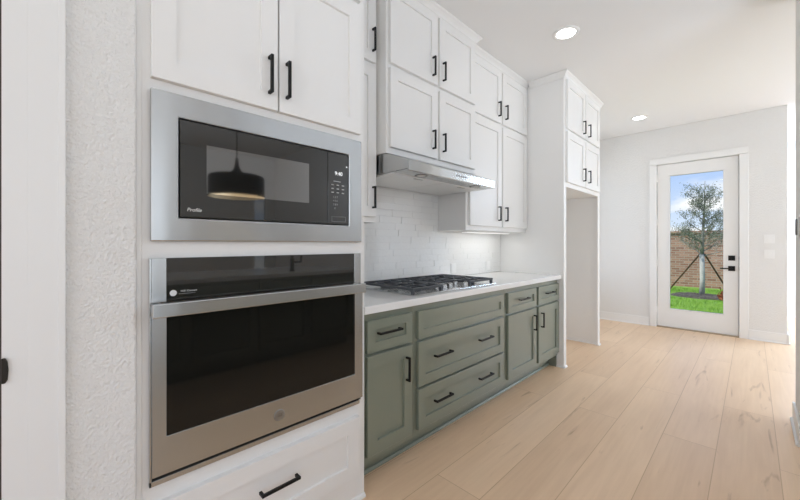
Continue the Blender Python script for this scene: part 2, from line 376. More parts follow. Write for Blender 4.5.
for z in (0.25, 0.95, 1.55, 2.2):
    MB().tube([(-1.003, 6.374, z-0.05), (-1.003, 6.374, z+0.05)], 0.010, 12).box(-1.0, -0.985, 6.384, 6.388, z-0.05, z+0.05).build('hinge', 'plastic', d1)
for z in (0.90, 1.04):
    MB().box(-0.120, -0.112, 6.352, 6.376, z-0.022, z+0.022).build('strike_plate', 'black', d1, bevel=0.002)
# ---- pantry door (only its dark edge and latch are seen)
d2 = struct(tag(bpy.data.objects.new('door_2', None), 'dark brown pantry door left of the textured stub wall', 'door')); COL.objects.link(d2); d2.location = (-1.36, -0.5, 0.01)
MB().box(-1.385, -1.345, -0.825, -0.097, 0.01, 2.44).build('door_slab', 'dark_wood', d2, bevel=0.002)
MB().prism([(-0.0945, 0.883), (-0.088, 0.883), (-0.084, 0.891), (-0.0826, 0.914), (-0.084, 0.937), (-0.088, 0.946), (-0.0945, 0.946)], 'x', -1.3066, -1.301).build('latch_plate', 'bronze', d2, bevel=0.002)

# ---- tiled backsplash: grout bed and hand-glazed tiles that tilt a little each
bs = struct(MB().box(-2.0115, -2.0005, 1.08, 3.57, 0.921, 1.80).build('backsplash', 'grout'))
mb = MB(); rz = 0.0505; row = 0; z = 0.924
while z < 1.78:
    y = 1.082 - random.random()*0.2
    while y < 3.567:
        w = 0.235
        a, b = max(y, 1.082), min(y+w, 3.567); z1 = min(z+rz, 1.795)
        if b-a > 0.012:
            xs = [-1.9975 + random.uniform(-0.0011, 0.0011)]; ty = random.uniform(-0.0010, 0.0010); tz = random.uniform(-0.0007, 0.0007)
            f = lambda sy, sz: xs[0] + sy*ty + sz*tz
            mb.hexa([(-2.004, a, z), (-2.004, a, z1), (-2.004, b, z), (-2.004, b, z1), (f(-1, -1), a, z), (f(-1, 1), a, z1), (f(1, -1), b, z), (f(1, 1), b, z1)])
        y += w + 0.0015
    z += rz + 0.0016; row += 1
mb.build('tile_face', 'tile', bs, bevel=0.0008)

# ------------------------------------------------------------------ cabinet helpers (fronts face +X)
def shaker(name, m, parent, y0, y1, z0, z1, xb, th=0.022, rail=0.066, depth=0.011, label=None):
    mb = MB(); b = mb.b; xf = xb+th; xr = xf-depth; k = 0.004
    def ring(x, a0, a1, c0, c1): return [b.verts.new((x, a0, c0)), b.verts.new((x, a1, c0)), b.verts.new((x, a1, c1)), b.verts.new((x, a0, c1))]
    r0 = ring(xb, y0, y1, z0, z1); r1 = ring(xf-0.0018, y0, y1, z0, z1); r1b = ring(xf, y0+0.0018, y1-0.0018, z0+0.0018, z1-0.0018)
    r2 = ring(xf, y0+rail, y1-rail, z0+rail, z1-rail); r3 = ring(xr, y0+rail+0.0015, y1-rail-0.0015, z0+rail+0.0015, z1-rail-0.0015)
    for a, c in ((r0, r1), (r1, r1b), (r1b, r2), (r2, r3)):
        for i in range(4): b.faces.new((a[i], a[(i+1) % 4], c[(i+1) % 4], c[i]))
    b.faces.new(r3); b.faces.new(r0[::-1])
    o = mb.build(name, m, parent)
    if label: o['label'] = label
    return o
def pull_v(parent, y, z0, z1, xf, t=0.011, off=0.032):
    mb = MB().box(xf+off-t, xf+off, y-t/2, y+t/2, z0, z1)
    for z in (z0, z1-t): mb.box(xf+0.0002, xf+off-t, y-t/2, y+t/2, z, z+t)
    return mb.build('handle', 'black', parent, bevel=0.0012)
def pull_h(parent, z, y0, y1, xf, t=0.011, off=0.032):
    mb = MB().box(xf+off-t, xf+off, y0, y1, z-t/2, z+t/2)
    for y in (y0, y1-t): mb.box(xf+0.0002, xf+off-t, y, y+t, z-t/2, z+t/2)
    return mb.build('handle', 'black', parent, bevel=0.0012)
def carcass(parent, m, y0, y1, z0, z1, xb, xf, t=0.018, top=True):
    mb = MB().box(xb, xf-0.02, y0, y0+t, z0, z1).box(xb, xf-0.02, y1-t, y1, z0, z1).box(xb, xb+0.008, y0+t, y1-t, z0, z1).box(xb+0.008, xf-0.02, y0+t, y1-t, z0, z0+t)
    if top: mb.box(xb+0.008, xf-0.02, y0+t, y1-t, z1-t, z1)
    return mb.build('carcass', m, parent, bevel=0.001)
def frame(parent, m, y0, y1, z0, z1, xf, stiles, rails):      # stiles: (y0,y1) ; rails: (z0,z1)
    mb = MB()
    for a, b in stiles: mb.box(xf-0.02, xf, a, b, z0, z1)
    for a, b in rails: mb.box(xf-0.0199, xf-0.0003, stiles[0][0]+0.004, stiles[-1][1]-0.004, a+0.0004, b-0.0004)
    return mb.build('face_frame', m, parent)
def crown(parent, m, y0, y1, xf, z0=2.872, z1=2.929, proj=0.045, left=None, right=None):
    # cove profile running along Y, with optional returns back to x = left/right on either side (mitred)
    prof = [(0.0005, 0.0), (0.006, 0.0), (0.008, 0.008), (0.014, 0.012), (0.022, 0.026), (0.034, 0.038), (0.040, 0.042), (proj, 0.046), (proj, z1-z0)]
    mb = MB(); b = mb.b; rings = []
    def pt(o, h, kind):
        if kind == 'L0': return (left, y0-o, z0+h)
        if kind == 'C0': return (xf+o, y0-(o if left is not None else 0), z0+h)
        if kind == 'C1': return (xf+o, y1+(o if right is not None else 0), z0+h)
        if kind == 'R1': return (right, y1+o, z0+h)
    seq = (['L0'] if left is not None else []) + ['C0', 'C1'] + (['R1'] if right is not None else [])
    for kind in seq: rings.append([b.verts.new(pt(o, h, kind)) for o, h in prof])
    for A, B in zip(rings, rings[1:]):
        for i in range(len(prof)-1): b.faces.new((A[i], A[i+1], B[i+1], B[i]))
    o = mb.build('crown_moulding', m, parent)
    md = o.modifiers.new('solid', 'SOLIDIFY'); md.thickness = 0.004; md.offset = 0
    return o
def shoe_x(mb, y0, y1, x): mb.prism([(x, 0), (x+0.014, 0), (x+0.013, 0.008), (x+0.008, 0.016), (x, 0.019)], 'y', y0, y1)
def shoe_y(mb, x0, x1, y, s=-1): mb.prism([(y, 0), (y+s*0.014, 0), (y+s*0.013, 0.008), (y+s*0.008, 0.016), (y, 0.019)], 'x', x0, x1)

# ------------------------------------------------------------------ oven tower
XT = -1.335
tw = thing('oven_cabinet', (-1.65, 0.63, 0), 'tall white shaker cabinet housing the oven and microwave', 'cabinet')
Y0, Y1 = 0.176, 1.074
mb = MB().box(-2.005, XT-0.02, Y0, Y0+0.018, 0.0, 2.93).box(-2.005, XT-0.02, Y1-0.018, Y1, 0.0, 2.93).box(-2.005, -1.972, Y0+0.018, Y1-0.018, 0, 2.93)
for z in (0.09, 0.425, 1.20, 1.728, 2.90): mb.box(-1.972, XT-0.02, Y0+0.018, Y1-0.018, z, z+0.018)
mb.build('carcass', 'cab', tw)
mb = MB()
for a, b in ((Y0, 0.240), (1.014, Y1)): mb.box(XT-0.02, XT, a, b, 0.0, 2.88)
for a, b in ((0.0, 0.15), (0.395, 0.480), (1.160, 1.262), (1.690, 1.780), (2.33, 2.41), (2.85, 2.93)): mb.box(XT-0.0199, XT-0.0002, 0.240, 1.014, a, b)
mb.build('face_frame', 'cab', tw)
MB().box(XT-0.004, XT+0.006, 0.1765, 0.190, 0, 2.93).build('scribe_moulding', 'cab', tw, bevel=0.002)
for a, b, hy in ((0.213, 0.624, 0.588), (0.631, 1.038, 0.660)):
    d = shaker('door', 'cab', tw, a, b, 1.752, 2.355, XT); pull_v(d, hy, 1.808, 1.952, XT+0.022)
    d = shaker('door', 'cab', tw, a, b, 2.385, 2.875, XT); pull_v(d, hy, 2.43, 2.57, XT+0.022)
d = shaker('drawer', 'cab', tw, 0.213, 1.030, 0.126, 0.409, XT); pull_h(d, 0.285, 0.548, 0.706, XT+0.022)
crown(tw, 'cab', Y0, Y1, XT, right=-1.655, left=None)
mb = MB(); shoe_x(mb, Y0, Y1, XT+0.0002); mb.build('shoe_moulding', 'cab', tw)

# ---- built-in microwave
XA = -1.318
mw = thing('microwave', (-1.45, 0.63, 1.25), 'built-in black glass microwave with wide stainless trim surround', 'microwave')
oy0, oy1, oz0, oz1 = 0.2115, 1.046, 1.2375, 1.719; gy0, gy1, gz0, gz1 = 0.287, 0.970, 1.314, 1.642
mb = MB(); xo = -1.3345
def slab_frame(mb, x0, x1, oy0, oy1, oz0, oz1, gy0, gy1, gz0, gz1):
    b = mb.b
    def ring(x, a0, a1, c0, c1): return [b.verts.new((x, a0, c0)), b.verts.new((x, a1, c0)), b.verts.new((x, a1, c1)), b.verts.new((x, a0, c1))]
    A = ring(x0, oy0, oy1, oz0, oz1); B = ring(x1, oy0, oy1, oz0, oz1); C = ring(x1, gy0, gy1, gz0, gz1); D = ring(x0, gy0, gy1, gz0, gz1)
    for p, q in ((A, B), (B, C), (C, D), (D, A)):
        for i in range(4): b.faces.new((p[i], p[(i+1) % 4], q[(i+1) % 4], q[i]))
slab_frame(mb, xo, XA, oy0, oy1, oz0, oz1, gy0, gy1, gz0, gz1)
mb.build('trim_surround', 'steel', mw, bevel=0.004)
MB().box(-1.80, -1.336, 0.292, 0.965, 1.320, 1.637).build('body', 'steel_dark', mw)
dr = MB().box(-1.3355, -1.319, 0.2905, 0.8555, 1.318, 1.638).build('door', 'glass_black', mw, bevel=0.0015)
MB().box(-1.3192, -1.3187, 0.370, 0.764, 1.402, 1.568).build('door_window', 'glass_window', dr)
text_mesh('Profile', 0.017, 0.310, 1.338, -1.3188, 'lettering', 'print', dr, shear=0.25)
pn = MB().box(-1.3355, -1.319, 0.8575, 0.9665, 1.318, 1.638).build('control_panel', 'glass_black', mw, bevel=0.0015)
text_mesh('9:40', 0.024, 0.893, 1.539, -1.3188, 'display', 'display', pn)
mb = MB().box(-1.3192, -1.3187, 0.886, 0.925, 1.509, 1.5125)
for r in range(3):
    for c in range(3):
        mb.box(-1.3192, -1.3187, 0.875+c*0.028, 0.888+c*0.028, 1.492-r*0.017, 1.4965-r*0.017)
mb.build('button_marks', 'print_dim', pn)
for r, rowt in enumerate(('1 2 3', '4 5 6', '7 8 9', '  0')):
    text_mesh(rowt, 0.012, 0.884, 1.436-r*0.017, -1.3188, 'number_keys', 'print_dim', pn)
mb = MB(); slab_frame(mb, -1.3195, -1.3185, 0.876, 0.952, 1.329, 1.353, 0.878, 0.950, 1.331, 1.351)
mb.build('open_button', 'grey_plastic', pn)
MB().lathe([(0.0001, -1.3186), (0.0035, -1.3186), (0.0035, -1.3192)], 0.958, 1.583, 16, 'x').build('status_light', 'display', pn)

# ---- wall oven
ov = thing('wall_oven', (-1.45, 0.63, 0.47), 'stainless single wall oven with black glass door below the microwave', 'oven')
MB().box(-1.85, -1.3365, 0.245, 1.010, 0.484, 1.156).build('body', 'steel_dark', ov)
MB().box(-1.3345, -1.322, 0.209, 1.036, 0.466, 0.4825).box(-1.3345, -1.322, 0.209, 0.2145, 0.466, 1.184).box(-1.3345, -1.322, 1.0375, 1.043, 0.4835, 1.184).build('trim_frame', 'steel', ov, bevel=0.001)
cp = MB().box(-1.334, -1.319, 0.2535, 1.0015, 1.0425, 1.184).build('control_panel', 'glass_black', ov, bevel=0.001)
for a, b in ((0.2145, 0.2532), (1.0018, 1.0375)):
    MB().box(-1.334, -1.318, a, b, 1.044, 1.184).build('side_trim', 'steel', ov, bevel=0.001)
MB().lathe([(0.0001, -1.3184), (0.010, -1.3184), (0.010, -1.3192)], 0.272, 1.070, 24, 'x').build('touch_icon', 'print', cp)
text_mesh('WiFi Connect', 0.0085, 0.292, 1.072, -1.3188, 'lettering', 'print', cp)
MB().box(-1.3192, -1.3187, 0.287, 0.336, 1.0655, 1.0665).build('printed_line', 'print_dim', cp)
od = MB()
slab_frame(od, -1.3335, -1.318, 0.2155, 1.0515, 0.494, 1.033, 0.2535, 1.0050, 0.614, 1.012)
od = od.build('door', 'steel', ov, bevel=0.0015)
MB().box(-1.332, -1.3195, 0.2537, 1.0048, 0.6142, 1.0118).build('door_glass', 'glass_oven', od)
# flat bar handle standing off the door
mb = MB().box(-1.280, -1.264, 0.207, 1.030, 1.003, 1.046)
for y in (0.214, 1.003): mb.box(-1.318, -1.280, y, y+0.02, 1.010, 1.040)
mb.build('handle', 'steel', od, bevel=0.003)
bd = MB().lathe([(0.0001, -1.3162), (0.017, -1.3162), (0.0185, -1.3165), (0.021, -1.3160), (0.022, -1.3166), (0.022, -1.318)], 0.632, 0.551, 40, 'x').build('badge', 'badge', od)
text_mesh('GE', 0.018, 0.632, 0.551, -1.3161, 'monogram', 'steel_dark', bd, shear=0.3, center=True)
MB().box(-1.334, -1.326, 0.216, 1.036, 0.4828, 0.4935).build('vent_slot', 'black', ov)

# ------------------------------------------------------------------ upper cabinets
XU = -1.70
sc = thing('upper_cabinet', (-1.84, 1.27, 1.365), 'narrow white upper cabinet between the oven cabinet and the hood', 'cabinet', 'white upper wall cabinets')
carcass(sc, 'cab', 1.076, 1.467, 1.365, 2.929, -1.995, XU)
frame(sc, 'cab', 1.076, 1.467, 1.365, 2.929, XU, ((1.076, 1.11), (1.433, 1.467)), ((1.365, 1.42), (2.33, 2.39), (2.86, 2.929)))
d = shaker('door', 'cab', sc, 1.092, 1.450, 1.400, 2.345, XU); pull_v(d, 1.418, 1.452, 1.589, XU+0.022)
d = shaker('door', 'cab', sc, 1.092, 1.450, 2.376, 2.865, XU); pull_v(d, 1.418, 2.436, 2.58, XU+0.022)
crown(sc, 'cab', 1.076, 1.467, XU)

XH = -1.61
hc = thing('upper_cabinet', (-1.8, 1.965, 1.80), 'deeper white four-door upper cabinet directly above the range hood', 'cabinet', 'white upper wall cabinets')
carcass(hc, 'cab', 1.469, 2.459, 1.800, 2.929, -1.995, XH)
frame(hc, 'cab', 1.469, 2.459, 1.800, 2.929, XH, ((1.469, 1.51), (1.945, 1.995), (2.418, 2.459)), ((1.800, 1.86), (2.32, 2.38), (2.86, 2.929)))
for a, b, hy in ((1.490, 1.957, 1.897), (1.981, 2.438, 2.013)):
    d = shaker('door', 'cab', hc, a, b, 1.838, 2.338, XH); pull_v(d, hy, 1.897, 2.030, XH+0.022)
    d = shaker('door', 'cab', hc, a, b, 2.366, 2.868, XH); pull_v(d, hy, 2.414, 2.549, XH+0.022)
crown(hc, 'cab', 1.469, 2.459, XH, left=-1.655, right=-1.655)

ef = thing('upper_cabinet', (-1.84, 3.02, 1.345), 'white four-door upper cabinet between the hood and the refrigerator surround', 'cabinet', 'white upper wall cabinets')
carcass(ef, 'cab', 2.461, 3.573, 1.347, 2.929, -1.995, XU)
frame(ef, 'cab', 2.461, 3.573, 1.347, 2.929, XU, ((2.461, 2.52), (3.01, 3.07), (3.545, 3.573)), ((1.347, 1.41), (2.33, 2.385), (2.86, 2.929)))
for a, b, hy in ((2.498, 3.026, 2.964), (3.054, 3.562, 3.096)):
    d = shaker('door', 'cab', ef, a, b, 1.388, 2.345, XU); pull_v(d, hy, 1.445, 1.580, XU+0.022)
    d = shaker('door', 'cab', ef, a, b, 2.373, 2.866, XU); pull_v(d, hy, 2.426, 2.563, XU+0.022)
crown(ef, 'cab', 2.461, 3.573, XU)

# under-cabinet light below it
ul = thing('cabinet_light', (-1.85, 3.05, 1.335), 'slim lit strip light under the cabinet right of the hood', 'light')
MB().box(-1.885, -1.815, 2.65, 3.45, 1.336, 1.346).build('housing', 'plastic', ul, bevel=0.002)
MB().box(-1.878, -1.822, 2.66, 3.44, 1.332, 1.3358).build('lens', 'lens_dim', ul)
lamp('strip_glow', 'AREA', (-1.85, 3.05, 1.328), (0, 0, 0), 0.6, (1, 0.97, 0.93), shape='RECTANGLE', size=0.05, size_y=0.78)

# ---- range hood
rh = thing('range_hood', (-1.7, 1.965, 1.66), 'slim stainless under-cabinet range hood above the cooktop', 'range hood')
HY0, HY1 = 1.478, 2.452
MB().prism([(-1.995, 1.798), (-1.612, 1.798), (-1.424, 1.726), (-1.420, 1.722), (-1.420, 1.667), (-1.428, 1.664), (-1.432, 1.676), (-1.995, 1.676)], 'y', HY0, HY1).build('body', 'steel', rh, bevel=0.0015)
mb = MB().box(-1.535, -1.432, HY0+0.004, HY1-0.004, 1.664, 1.675)
mb.build('light_panel', 'steel', rh, bevel=0.001)
for a, b in ((HY0+0.006, 1.962), (1.968, HY1-0.006)):
    f = MB().box(-1.978, -1.54, a, b, 1.661, 1.675).build('grease_filter', 'filter', rh, bevel=0.002)
    MB().box(-1.575, -1.560, (a+b)/2-0.04, (a+b)/2+0.04, 1.657, 1.6608).build('latch', 'steel', f)
for y in (1.66, 2.27):
    r = MB().lathe([(0.030, 1.6638), (0.030, 1.661), (0.040, 1.660), (0.042, 1.6638)], -1.485, y, 32).build('light_ring', 'steel_dark', rh)
    MB().lathe([(0.0001, 1.6625), (0.030, 1.6625)], -1.485, y, 32).build('lens', 'plastic', r)
mb = MB()
for k in range(5): mb.lathe([(0.0001, -1.4175), (0.0065, -1.4175), (0.0065, -1.4198)], 1.955+k*0.026, 1.697, 14, 'x')
mb.build('button_row', 'steel_dark', rh)

# ------------------------------------------------------------------ base cabinets
XB = -1.375
def base_cab(y0, y1, label):
    t = thing('base_cabinet', (-1.65, (y0+y1)/2, 0), label, 'cabinet', 'green base cabinets')
    mb = MB().box(-1.995, XB-0.02, y0, y0+0.018, 0.115, 0.879).box(-1.995, XB-0.02, y1-0.018, y1, 0.115, 0.879).box(-1.995, -1.967, y0+0.018, y1-0.018, 0.115, 0.879).box(-1.967, XB-0.02, y0+0.018, y1-0.018, 0.115, 0.133)
    mb.build('carcass', 'green', t)
    kb = MB().box(-1.475, -1.462, y0, y1, 0, 0.1148); kb.build('toe_kick', 'green', t)
    mb = MB(); shoe_x(mb, y0, y1, -1.4618); mb.build('shoe_moulding', 'green', t)
    return t
b1 = base_cab(1.080, 1.463, 'narrow green base cabinet with one drawer and one door beside the oven')
frame(b1, 'green', 1.080, 1.463, 0.115, 0.879, XB, ((1.080, 1.125), (1.425, 1.463)), ((0.115, 0.165), (0.645, 0.69), (0.825, 0.879)))
d = shaker('drawer', 'green', b1, 1.112, 1.440, 0.676, 0.840, XB, rail=0.05); pull_h(d, 0.771, 1.172, 1.335, XB+0.022)
d = shaker('door', 'green', b1, 1.112, 1.440, 0.152, 0.660, XB); pull_v(d, 1.388, 0.469, 0.603, XB+0.022)
b2 = base_cab(1.465, 2.508, 'wide green base cabinet with three long drawer fronts under the cooktop')
frame(b2, 'green', 1.465, 2.508, 0.115, 0.879, XB, ((1.465, 1.51), (2.46, 2.508)), ((0.115, 0.165), (0.375, 0.42), (0.645, 0.69), (0.825, 0.879)))
shaker('false_drawer_front', 'green', b2, 1.492, 2.476, 0.679, 0.838, XB, rail=0.05)
for z0, z1, hz in ((0.400, 0.660, 0.553), (0.150, 0.385, 0.282)):
    d = shaker('drawer', 'green', b2, 1.492, 2.476, z0, z1, XB, rail=0.06)
    pull_h(d, hz, 1.625, 1.788, XB+0.022); pull_h(d, hz, 2.112, 2.278, XB+0.022)
b3 = base_cab(2.510, 3.573, 'green base cabinet with two drawers over two doors beside the refrigerator surround')
frame(b3, 'green', 2.510, 3.573, 0.115, 0.879, XB, ((2.510, 2.56), (3.04, 3.12), (3.55, 3.573)), ((0.115, 0.165), (0.645, 0.69), (0.825, 0.879)))
for a, b, hy in ((2.545, 3.055, 2.925), (3.098, 3.570, 3.128)):
    d = shaker('drawer', 'green', b3, a, b, 0.676, 0.838, XB, rail=0.05); m_ = (a+b)/2
    pull_h(d, 0.769, m_-0.092, m_+0.075, XB+0.022)
    d = shaker('door', 'green', b3, a, b, 0.150, 0.658, XB); pull_v(d, 3.000 if a < 3 else 3.150, 0.469, 0.603, XB+0.022)

MB().box(-1.4605, -1.380, 3.560, 3.573, 0, 0.1148).build('toe_end', 'green', b3)

tag(MB().box(-1.9955, -1.332, 1.0765, 3.573, 0.8805, 0.9203).build('countertop', 'quartz', bevel=0.003), 'white quartz countertop running over the green base cabinets', 'countertop')

# ---- gas cooktop
ck = thing('gas_cooktop', (-1.65, 1.95, 0.921), 'stainless five-burner gas cooktop with black cast iron grates', 'cooktop')
CY0, CY1, CX0, CX1 = 1.492, 2.415, -1.920, -1.385
mb = MB().box(CX0, CX1, CY0, CY1, 0.9207, 0.929); mb.build('tray', 'steel', ck, bevel=0.004)
for (x, y, r) in ((-1.78, 1.65, 0.045), (-1.53, 1.65, 0.036), (-1.72, 1.955, 0.060), (-1.78, 2.26, 0.045), (-1.53, 2.26, 0.036)):
    MB().lathe([(r*1.25, 0.9292), (r*1.2, 0.936), (r*0.95, 0.938), (r*0.95, 0.946), (r*0.85, 0.950), (0.0001, 0.951)], x, y, 28).build('burner', 'iron', ck)
def grate(y0, y1, x0, x1, cut=None):
    mb = MB(); t = 0.011; z0, z1 = 0.951, 0.966
    mb.box(x1-t, x1, y0, y1, z0, z1); mb.box(x0, x0+t, y0, y1, z0, z1); mb.box(x0+t, x1-t, y0, y0+t, z0, z1); mb.box(x0+t, x1-t, y1-t, y1, z0, z1)
    xm = (x0+x1)/2; ym = (y0+y1)/2
    mb.box(xm-t/2, xm+t/2, y0+t, y1-t, z0, z1); mb.box(x0+t, x1-t, ym-t/2, ym+t/2, z0, z1)
    for q in (0.25, 0.75):
        xa = x0+(x1-x0)*q
        mb.box(xa-t/2, xa+t/2, y0+t, y0+(y1-y0)*0.36, z0, z1); mb.box(xa-t/2, xa+t/2, y1-(y1-y0)*0.36, y1-t, z0, z1)
        ya = y0+(y1-y0)*q
        for xc0, xc1 in ((x0+t, x0+(x1-x0)*0.16), (xm-(x1-x0)*0.1, xm+(x1-x0)*0.1), (x1-(x1-x0)*0.16, x1-t)): mb.box(xc0, xc1, ya-t/2, ya+t/2, z0, z1)
    for x in (x0+0.001, x1-0.019):
        for y in (y0+0.001, y1-0.019): mb.box(x, x+0.018, y, y+0.018, 0.9295, z0+0.002)
    return mb.build('grate', 'iron', ck, bevel=0.002)
grate(1.500, 1.786, -1.905, -1.410); grate(2.090, 2.404, -1.905, -1.410); grate(1.790, 2.086, -1.905, -1.540)
for x, y in ((-1.430, 1.825), (-1.490, 1.820), (-1.461, 1.930), (-1.490, 2.030), (-1.420, 2.050)):
    k = MB().lathe([(0.024, 0.9292), (0.024, 0.934), (0.019, 0.936), (0.0185, 0.957), (0.016, 0.960), (0.0001, 0.960)], x, y, 28).build('knob', 'steel', ck)
    MB().box(x-0.012, x+0.012, y-0.0025, y+0.0025, 0.9602, 0.965).build('pointer', 'steel', k, bevel=0.001)

# outlets on the tile
for y, lab in ((2.686, 'white outlet on the tile backsplash behind the right end of the cooktop'), (3.30, 'white outlet on the tile backsplash nearest the refrigerator surround')):
    t = thing('wall_outlet', (-1.995, y, 1.0), lab, 'outlet', 'backsplash outlets')
    p = MB().box(-1.9952, -1.9895, y-0.040, y+0.040, 0.948, 1.044).build('cover_plate', 'plastic', t, bevel=0.002)
    for q in (-0.02, 0.02): MB().box(-1.9894, -1.9875, y-0.022, y+0.022, 0.996+q*1.1-0.014, 0.996+q*1.1+0.014).build('socket', 'plastic', p, bevel=0.001)

# ------------------------------------------------------------------ refrigerator surround
XF = -1.31
fr = thing('refrigerator_surround', (-1.65, 4.15, 0), 'tall white refrigerator surround with empty alcove and four upper doors', 'cabinet')
for a, b, s0, s1 in ((3.575, 3.598, 3.575, 3.640), (4.690, 4.730, 4.655, 4.730)):
    p = MB().box(-2.008, XF-0.02, a, b, 0.0, 2.929).build('side_panel', 'cab', fr)
    MB().box(XF-0.0198, XF, s0, s1, 0.0, 2.929).build('front_stile', 'cab', p, bevel=0.001)
    mb = MB(); shoe_x(mb, s0, s1, XF+0.0002)
    if a < 4: shoe_y(mb, -1.379, XF+0.012, 3.5748)
    else: shoe_y(mb, -1.98, XF+0.012, 4.690)
    mb.build('shoe_moulding', 'cab', p)
mb = MB().box(-2.008, XF-0.02, 3.598, 4.690, 1.80, 1.818).box(-2.008, XF-0.02, 3.598, 4.690, 2.911, 2.929).box(-2.008, -2.0, 3.598, 4.690, 1.818, 2.911)
mb.build('upper_box', 'cab', fr)
mb = MB()
for z0, z1 in ((1.80, 1.865), (2.35, 2.395), (2.86, 2.929)): mb.box(XF-0.0196, XF-0.0002, 3.640, 4.655, z0, z1)
mb.box(XF-0.0197, XF-0.0001, 4.13, 4.18, 1.80, 2.929)
mb.build('face_frame', 'cab', fr)
for a, b, hy in ((3.622, 4.143, 4.070), (4.160, 4.660, 4.236)):
    d = shaker('door', 'cab', fr, a, b, 1.846, 2.352, XF); pull_v(d, hy, 1.904, 2.042, XF+0.022)
    d = shaker('door', 'cab', fr, a, b, 2.380, 2.868, XF); pull_v(d, hy, 2.416, 2.556, XF+0.022)
crown(fr, 'cab', 3.575, 4.730, XF, left=-1.655)

# ------------------------------------------------------------------ ceiling lights
def downlight(x, y, label, e=0.25):
    t = thing('recessed_light', (x, y, CZ), label, 'light', 'recessed ceiling lights')
    MB().lathe([(0.070, 2.9295), (0.070, 2.924), (0.088, 2.922), (0.098, 2.925), (0.100, 2.9295)], x, y, 40).build('trim_ring', 'plastic', t, smooth=True)
    MB().lathe([(0.0001, 2.9245), (0.071, 2.9250)], x, y, 40).build('lens', 'lens', t)
    l = lamp('downlight_glow', 'AREA', (x, y, 2.918), (0, 0, 0), e, (1, 0.975, 0.94), shape='DISK', size=0.13)
downlight(-1.056, 2.93, 'round recessed ceiling light nearer the camera, by the upper cabinets')
downlight(-1.072, 5.60, 'round recessed ceiling light farther away, before the glass door')
downlight(-0.55, 0.30, 'round recessed ceiling light above the aisle in front of the oven')
downlight(2.4, 0.2, 'round recessed ceiling light over the room beyond the island')

# ------------------------------------------------------------------ far wall switches, thermostat
for z0, z1, lab in ((1.235, 1.345, 'white light switch on the far wall, upper of the pair right of the door'), (1.045, 1.155, 'white light switch on the far wall, lower of the pair right of the door')):
    t = thing('light_switch', (0.152, 6.36, (z0+z1)/2), lab, 'switch', 'far wall switches')
    p = MB().box(0.106, 0.198, 6.354, 6.3595, z0, z1).build('cover_plate', 'plastic', t, bevel=0.002)
    zc = (z0+z1)/2
    MB().box(0.136, 0.168, 6.3505, 6.3538, zc-0.033, zc+0.033).build('rocker', 'plastic', p, bevel=0.002)
th = thing('thermostat', (0.2, 3.44, 1.33), 'small grey thermostat on the white wall end at right', 'thermostat')
MB().box(0.2055, 0.2115, 3.38, 3.50, 1.272, 1.402).build('back_plate', 'plastic', th, bevel=0.002)
MB().box(0.1985, 0.2054, 3.40, 3.47, 1.285, 1.390).build('face', 'grey_plastic', th, bevel=0.004)

# ------------------------------------------------------------------ island, faucet and pendant behind the camera's right (seen in the reflections)
isl = thing('kitchen_island', (1.25, 1.45, 0), 'green kitchen island opposite the ovens, seen in reflection', 'island')
MB().box(0.86, 1.62, 0.25, 2.65, 0.10, 0.879).box(0.94, 1.55, 0.30, 2.6, 0, 0.10).build('base', 'green', isl, bevel=0.002)
MB().box(0.80, 1.75, 0.19, 2.71, 0.8805, 0.920).build('worktop', 'quartz', isl, bevel=0.003)
for k in range(4):
    y = 0.28+k*0.59
    mb = MB(); slab_frame(mb, 0.840, 0.8595, y, y+0.56, 0.15, 0.85, y+0.07, y+0.49, 0.22, 0.78); mb.build('panel', 'green', isl, bevel=0.001)
fc = thing('kitchen_faucet', (1.05, 1.92, 0.9206), 'matte black faucet on the island worktop, seen in the oven reflection', 'faucet')
MB().lathe([(0.0001, 0.9207), (0.030, 0.9207), (0.030, 0.93), (0.021, 0.945), (0.021, 1.06), (0.0001, 1.06)], 1.05, 1.92, 24).build('base', 'black', fc)
MB().tube([(1.05, 1.92, 1.06), (1.05, 1.92, 1.30)] + [(1.05+0.10-0.10*math.cos(a), 1.92, 1.30+0.10*math.sin(a)) for a in [math.pi*k/8 for k in range(1, 9)]] + [(1.25, 1.92, 1.18)], 0.012, 12).build('spout', 'black', fc)
MB().tube([(1.05, 1.93, 1.02), (1.05, 2.03, 1.02), (1.05, 2.035, 1.10)], 0.010, 10).build('lever', 'black', fc)

pd = thing('pendant_light', (1.01, 1.30, 1.70), 'black drum pendant with gold lining over the island, seen reflected', 'lamp')
PX, PY = 1.01, 1.30
MB().lathe([(0.262, 1.700), (0.262, 1.715), (0.259, 1.885), (0.253, 1.902), (0.240, 1.910), (0.12, 1.928), (0.062, 1.945), (0.035, 1.975), (0.020, 2.02), (0.011, 2.09), (0.0001, 2.095)], PX, PY, 64).build('shade', 'shade', pd, smooth=True)
MB().lathe([(0.2615, 1.700), (0.257, 1.702), (0.253, 1.89), (0.23, 1.903), (0.0001, 1.905)], PX, PY, 64).build('lining', 'gold', pd, smooth=True)
MB().tube([(PX, PY, 2.09), (PX, PY, 2.91)], 0.006, 8).build('cord', 'black', pd)
MB().lathe([(0.06, 2.929), (0.06, 2.915), (0.02, 2.905), (0.0001, 2.905)], PX, PY, 32).build('canopy', 'black', pd)
MB().lathe([(0.0001, 1.81), (0.03, 1.82), (0.042, 1.85), (0.03, 1.88), (0.015, 1.904)], PX, PY, 24).build('bulb', emit('lit_bulb', (1, 0.85, 0.6), 3.0), pd, smooth=True)
lamp('pendant_glow', 'POINT', (PX, PY, 1.78), (0, 0, 0), 2.5, (1, 0.85, 0.65), shadow_soft_size=0.04)

